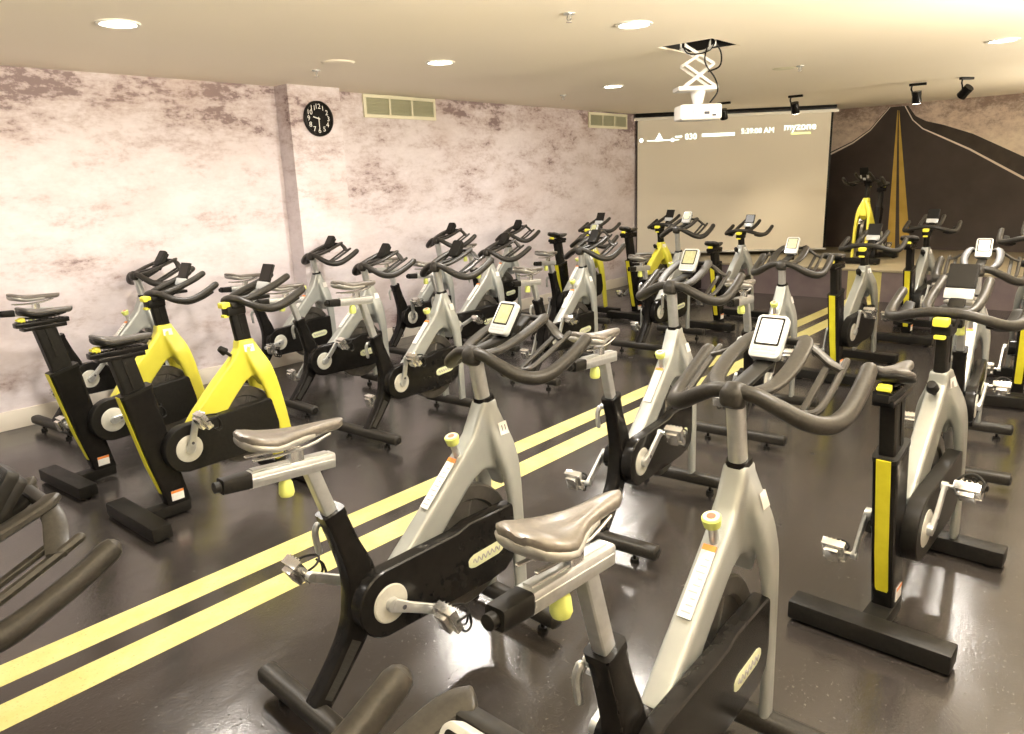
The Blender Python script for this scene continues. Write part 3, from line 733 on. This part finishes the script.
# ---------------------------------------------------------------- kind two: straight black rear post on box feet
def make_B():
    r = thing('exercise_bike', 'x', 'exercise bike')
    f = MB()
    f.prism([(.04, .41), (.03, .455), (.09, .53), (.22, .665), (.33, .765), (.375, .82), (.385, .868), (.478, .868), (.492, .80), (.520, .72), (.548, .64), (.505, .58), (.478, .630), (.440, .655), (.400, .635), (.34, .575), (.20, .42)], -.036, .036, .012)
    for s in (-1, 1):
        f.loft(spline([(.44, s*.012, .85, .05, .075), (.462, s*.030, .78, .055, .095), (.490, s*.058, .70, .055, .105), (.520, s*.074, .60, .042, .095), (.552, s*.080, .45, .034, .084), (.582, s*.080, .28, .032, .074), (.612, s*.080, .085, .032, .066)], 4), 12, 4.5)
    f.loft([(.432, 0, .76, .075, .11), (.431, 0, .83, .066, .098), (.431, 0, .870, .064, .094)], 14, 4)
    link('frame', remeshed(f, 'frame', M['yellow'], .0065, 5), r)
    # rear post
    q = MB().loft([(-.060, 0, .05, .078, .120), (-.120, 0, .32, .080, .138), (-.190, 0, .718, .082, .160)], 16, 9); 
    q.box(-.05, .05, -.036, .036, .33, .43, .01); q.cyl((0, -.055, .37), (0, .085, .37), .058, n=28, bev=.006)
    p = q.build('rear_post', M['black'], r)
    ax = Vector((-.130, 0, .668)).normalized(); nx = Vector((-ax.z, 0, ax.x))
    MB().loft([(-.060-.060-.004, 0, .075, .046, .004), (-.120-.069-.005, 0, .32, .047, .004), (-.190-.080-.004, 0, .700, .048, .004)], 8, 9).build('stripe', M['stripe_yellow'], p)
    lb = MB().box(-.118, -.052, -.0425, -.0395, .095, .150, .001).xf(Matrix.Translation((.01, 0, 0))).build('label', M['white_print'], p)
    MB().box(-.108, -.042, -.0432, -.0420, .137, .150).build('label_header', M['orange'], lb)
    MB().loft([(-.192, 0, .722, .086, .166), (-.188, 0, .705, .086, .166)], 16, 9).build('post_collar', M['plastic'], p)
    SE = []
    q = MB().loft([(-.155, 0, .52, .056, .112), (-.235, 0, .925, .056, .112)], 14, 8); q.bar((-.20, -.030, .74), (-.235, -.030, .91), .004, .012)
    sp = q.build('seat_post', M['plastic'], r)
    q = MB().box(-.375, -.10, -.026, .026, .930, .958, .005); q.box(-.345, -.12, -.034, .034, .908, .932, .005)
    for i in range(11): q.box(-.36+i*.022, -.350+i*.022, -.030, .030, .955, .962, .001)
    q.build('seat_rail', M['black'], r)
    q = MB().box(-.348, -.320, -.021, .021, .958, .984, .007); q.box(-.36, -.345, -.02, .02, .965, .978, .004); q.build('seat_lever', M['lemon'], r)
    q = MB().loft([(-.225, 0, .955, .030, .05), (-.222, 0, .978, .030, .045)], 12, 5)
    for s in (-1, 1): q.tube([(-.32, s*.022, .978), (-.27, s*.022, .972), (-.17, s*.020, .972), (-.11, s*.014, .982)], .0045, 8, 3)
    q.build('saddle_clamp', M['plastic'], r)
    sm, sb = saddle_mesh(-.345, -.065, 1.032, .022, M['saddle_black'], M['plastic'])
    sd = link('saddle', sm, r); link('saddle_base', sb, sd)
    # feet
    q = MB().box(-.325, -.225, -.275, .275, .012, .085, .010); q.box(-.24, -.01, -.042, .042, .016, .075, .008)
    for s in (-1, 1): q.cyl((-.275, s*.22, 0), (-.275, s*.22, .02), .022, n=14)
    q.build('rear_foot', M['plastic'], r)
    q = MB().box(.570, .665, -.275, .275, .012, .082, .010)
    for s in (-1, 1): q.cyl((.617, s*.22, 0), (.617, s*.22, .02), .022, n=14)
    q.build('front_foot', M['plastic'], r)
    q = MB(); cx, cz = .36, .39
    q.lathe_y(cx, cz, [(.03, -.034), (.03, -.014), (.16, -.012), (.168, -.022), (.212, -.022), (.218, -.016), (.218, .016), (.212, .022), (.168, .022), (.16, .012), (.03, .014), (.03, .034)], 56)
    for k in range(6):
        a = k*PI/3+.2; q.bar((cx+.04*math.cos(a), 0, cz+.04*math.sin(a)), (cx+.165*math.cos(a), 0, cz+.165*math.sin(a)), .034, .028, 6, 8)
    q.build('flywheel', M['flywheel'], r)
    arc = [(.128*math.cos(R(a)), .370+.128*math.sin(R(a))) for a in range(95, 276, 10)]
    MB().prism(list(reversed(arc)) + [(.30, .508), (.50, .522), (.525, .512), (.545, .40), (.535, .31), (.49, .262), (.40, .246)], -.094, -.036, .010, 3).build('chain_cover', M['plastic'], r)
    MB().lathe_y(0, .37, [(.072, -.093), (.072, -.096), (.066, -.099), (.02, -.100)], 40).build('crank_disc', M['disc'], r)
    crank(r, 'R', .37); crank(r, 'L', .37)
    q = MB().cyl((.345, 0, .79), (.315, 0, .815), .009, n=12); q.cyl((.315, 0, .815), (.285, 0, .842), .024, .017, n=18, bev=.003); q.build('brake_knob', M['plastic'], r)
    number_tag(r, .408, .462, .802, .842)
    # handlebar
    q = MB().loft([(.440, 0, .79, .052, .088), (.408, 0, 1.045, .052, .088)], 16, 4); q.bar((.425, -.027, .88), (.406, -.027, 1.03), .004, .010); q.build('handlebar_post', M['plastic'], r)
    q = MB().box(.345, .455, -.036, .036, .995, 1.045, .010); q.box(.37, .45, -.045, .045, 1.03, 1.062, .010); q.build('stem_clamp', M['plastic'], r)
    q = MB().box(.322, .372, -.028, .028, 1.035, 1.068, .009); q.box(.33, .36, -.02, .02, .985, 1.0, .004); q.build('bar_lever', M['lemon'], r)
    half = [(.415, 0, 1.078, .0195), (.414, .06, 1.077, .0195), (.425, .13, 1.060, .020), (.455, .190, 1.040, .021), (.505, .228, 1.036, .0215), (.565, .240, 1.052, .0215), (.63, .239, 1.080, .021), (.690, .236, 1.110, .0205)]
    bars_tube(half, .02).build('handlebar', M['rubber'], r)
    for s in (-1, 1):
        MB().tube([(.418, s*.060, 1.076, .017), (.455, s*.082, 1.086, .0185), (.54, s*.090, 1.112, .0195), (.63, s*.088, 1.142, .0195), (.70, s*.084, 1.172, .019)], .019, 12, 5).build('aero_arm', M['rubber'], r)
        q = MB().loft(spline([(.455, s*.150, 1.030, .05, .016), (.52, s*.180, 1.012, .055, .018), (.60, s*.196, 1.030, .05, .020), (.68, s*.198, 1.062, .042, .020)], 4), 12, 4, roundcap=.6)
        q.build('lower_grip', M['plastic'], r)
    q = MB().box(.42, .60, -.055, .055, 1.062, 1.082, .006); q.loft([(.55, 0, 1.07, .06, .02), (.625, 0, 1.15, .06, .02)], 10, 5); q.build('console_bracket', M['plastic'], r)
    mk_console_B(r)
    return r

SEAT_PARTS = {'seat_post', 'seat_slider', 'slider_knob', 'saddle_clamp', 'saddle', 'seat_rail', 'seat_lever'}
BAR_PARTS = {'handlebar_post', 'stem_clamp', 'handlebar', 'aero_arm', 'forearm_rest', 'console_bracket', 'console', 'bar_lever', 'lower_grip'}
base = lambda n: n.split('.')[0]
PROTO = {'A': make_A(), 'B': make_B()}
KIDS = {k: [(c, [(g, list(g.children)) for g in c.children]) for c in p.children] for k, p in PROTO.items()}
FRAME_MESH = {}
def frame_mesh(kind, m):
    if (kind, m) not in FRAME_MESH:
        src = next(c for c, _ in KIDS[kind] if base(c.name) == 'frame').data
        me = src.copy(); me.materials.clear(); me.materials.append(M[m]); FRAME_MESH[kind, m] = me
    return FRAME_MESH[kind, m]
used = set(); used_p = []; PEDAL_TILT = (68, 58, 75, 40, 64)
def recolour(o, m):
    me = o.data.copy(); me.materials.clear(); me.materials.append(M[m]); o.data = me
def place(kind, x, y, deg, dseat, dbar, crank_deg, label, frame=None, z=0., lcd=None, number=None, dark=False, con=(0, 0), skip=()):
    first = kind not in used; used.add(kind)
    src = PROTO[kind]
    root = src if first else src.copy()
    if not first: C.objects.link(root)
    root.location = (x, y, z); root.rotation_euler = (0, 0, R(deg)); root['label'] = label
    root['group'] = 'exercise bikes with curved rear forks and round feet' if kind == 'A' else 'exercise bikes with straight rear posts and box feet'
    arms = 0
    for c, subs in KIDS[kind]:
        if base(c.name) in skip: continue
        o = c if first else c.copy()
        if not first: C.objects.link(o); o.parent = root
        b = base(c.name)
        o.location = ORIG[c.name]
        if b in SEAT_PARTS: o.location = (ORIG[c.name][0]-.33*dseat*(kind == 'A')-.20*dseat*(kind == 'B'), ORIG[c.name][1], ORIG[c.name][2]+dseat)
        if b in BAR_PARTS: o.location = (ORIG[c.name][0]-.17*dbar, ORIG[c.name][1], ORIG[c.name][2]+dbar)
        if b == 'frame' and frame: o.data = frame_mesh(kind, frame)
        if b == 'console': o.location = (o.location[0]+con[0], o.location[1], o.location[2]+con[1])
        if dark and b == 'console': recolour(o, 'plastic')
        ang = None
        if b == 'crank_arm':
            ang = -R(crank_deg + (180 if arms else 0)); arms += 1; o.rotation_euler = (0, ang, 0)
        for g, gg in subs:
            q = g if first else g.copy()
            if not first: C.objects.link(q); q.parent = o
            if ang is not None and base(g.name) == 'pedal': q.rotation_euler = (0, -ang + R(PEDAL_TILT[len(used_p) % 5]), 0); used_p.append(1)
            if base(g.name) == 'display' and (lcd or dark): recolour(q, lcd or 'tablet')
            if base(g.name) == 'keypad' and dark: recolour(q, 'plastic')
            for h in gg:
                if not first:
                    w = h.copy(); C.objects.link(w); w.parent = q
        if b == 'number_tag' and number:
            nm = MB(); add_text(nm, number, .030, TAG[src.name], .0004); nm.build('tag_number', M['ink'], o)
    return root
ORIG = {c.name: tuple(c.location) for k in KIDS for c, _ in KIDS[k]}

#        kind   x      y     deg  seat   bars  crank  label
place('A', 1.306, 1.805, -2.6, -.004, .017, -28, 'silver exercise bike in front of the yellow floor stripes, its frame tag reading 11', lcd='lcd', number='11', con=(-.06, -.005))
place('A', 1.262, .776, 1.2, .049, .048, 190, 'silver exercise bike in the centre foreground with a glare-painted console and red-topped lime knob', lcd='lcd_white_glare')
place('A', 2.809, 1.796, 4.6, .017, .060, 40, 'silver exercise bike directly ahead of the bike tagged 11, with olive console display', lcd='lcd')
place('A', 3.107, 3.857, 3.3, .075, .034, 80, 'silver exercise bike beyond the stripes, directly behind the handlebar post of the bike tagged 11', dark=True)
place('A', 4.804, 3.838, 1.5, -.023, -.009, 70, 'silver exercise bike beyond the stripes, seen above the right grip of the bike tagged 11', dark=True)
place('A', 1.872, 5.915, 6.0, .017, .006, 45, 'silver exercise bike nearest the mural wall at far left, behind the yellow ones', dark=True)
place('A', 3.403, 5.821, 5.0, -.016, .007, 185, 'silver exercise bike at the foot of the clock pillar', dark=True)
place('A', 3.200, 4.867, -.8, -.02, -.021, 50, 'silver exercise bike between the front yellow one and the bike at the clock pillar', dark=True)
place('A', 4.859, 5.718, 2.2, -.02, .034, 100, 'silver exercise bike along the mural wall, next one past the clock pillar bike', dark=True)
place('A', 4.716, 4.928, -4.0, -.013, -.050, 20, 'silver exercise bike in the second line from the mural wall, third from the camera', dark=True)
place('A', 6.183, 5.903, 3.8, 0, -.019, 120, 'silver exercise bike farthest along the mural wall, third past the pillar', dark=True)
place('A', 6.305, 4.862, 4.0, -.070, -.070, 70, 'silver exercise bike just before the yellow one that stands nearest the mural wall', lcd='lcd')
place('A', 6.307, 3.712, 1.6, -.070, .066, 95, 'silver exercise bike below the left half of the screen, overlapping the far yellow one', lcd='lcd')
place('A', 4.489, 1.890, 4.9, .027, -.015, 70, 'silver exercise bike with an upright white console beneath the lower right corner of the screen', lcd='lcd')
place('A', 4.576, .748, 5.2, 0, -.005, 30, 'silver exercise bike at right with a bright white console, ahead of the front yellow-striped post', lcd='lcd_white_glare')
place('A', -.414, 1.673, .1, 0, -.071, 30, 'exercise bike at the lower left edge, only its dark handlebar in the picture', dark=True)
place('A', -.33, .450, .4, 0, -.055, 30, 'exercise bike at the bottom edge, only one grip and its console rim showing', lcd='lcd', con=(.0, -.045), skip=('forearm_rest',))
place('B', 1.605, 3.798, .8, -.016, .018, 75, 'bright yellow exercise bike at left, the nearer one of the front yellow pair', number='17')
place('B', 1.566, 4.693, 4.0, .055, -.011, 10, 'bright yellow exercise bike at left, the one of the front pair nearer the wall')
place('B', 2.854, .609, -1.2, 0, .026, 62, 'grey exercise bike at front right, its yellow-striped post and box foot facing the camera', 'grey_frame')
place('B', 7.073, 5.273, -.3, .045, .005, 45, 'yellow exercise bike standing nearest the mural wall, left of the screen')
place('B', 7.747, 4.721, -3.5, .070, .004, 30, 'yellow exercise bike on the floor before the left part of the projection screen')
place('B', 7.685, 3.627, -.8, -.070, -.052, 30, 'beige-grey exercise bike below the middle of the projection screen', 'silver')
place('B', 6.251, 1.895, -1.7, 0, -.046, 80, 'grey exercise bike with yellow-striped post standing where the floor stripes meet the stage', 'grey_frame')
place('B', 8.002, 1.791, 1.0, 0, -.013, 60, 'grey exercise bike farthest right in the back row, against the dark road mural', 'grey_frame')
place('B', 6.261, .652, 6.0, 0, .045, 60, 'grey exercise bike cut off by the right edge of the picture', 'grey_frame')
place('B', 11.2, 3.07, 180, .02, .02, 80, 'yellow exercise bike on the stage, facing the class', z=STAGE_H)

# ================================================================== light, camera, view
w = bpy.data.worlds.new('World'); bpy.context.scene.world = w; w.use_nodes = True
w.node_tree.nodes['Background'].inputs[0].default_value = (1, .95, .90, 1); w.node_tree.nodes['Background'].inputs[1].default_value = .35

cd = bpy.data.cameras.new('camera'); cam = bpy.data.objects.new('camera', cd); C.objects.link(cam)
cd.sensor_fit = 'HORIZONTAL'; cd.sensor_width = 36; cd.lens = 736.234/1024*36; cd.clip_start = .05
# camera axes in room coordinates: pitched 14 degrees down, rolled 2 degrees
yaw, pitch, roll = R(90-48.4585), .247146, -.0378834
F = Vector((math.sin(R(48.4585))*0, 0, 0))
th = R(48.4585)
def to_room(v): return Vector((v[0]*math.cos(th)+v[1]*math.sin(th), -v[0]*math.sin(th)+v[1]*math.cos(th), v[2]))
r0, f0, u0 = Vector((1, 0, 0)), Vector((0, math.cos(pitch), -math.sin(pitch))), Vector((0, math.sin(pitch), math.cos(pitch)))
r1 = r0*math.cos(roll)+u0*math.sin(roll); u1 = -r0*math.sin(roll)+u0*math.cos(roll)
rx, ux, fx = to_room(r1), to_room(u1), to_room(f0)
mw = Matrix((( rx.x, ux.x, -fx.x, 0), (rx.y, ux.y, -fx.y, 0), (rx.z, ux.z, -fx.z, CAM_Z), (0, 0, 0, 1)))
cam.matrix_world = mw
sc = bpy.context.scene; sc.camera = cam
sc.view_settings.view_transform = 'Standard'; sc.view_settings.look = 'None'; sc.view_settings.gamma = 1
sc.view_settings.use_curve_mapping = False; sc.view_settings.exposure = .04
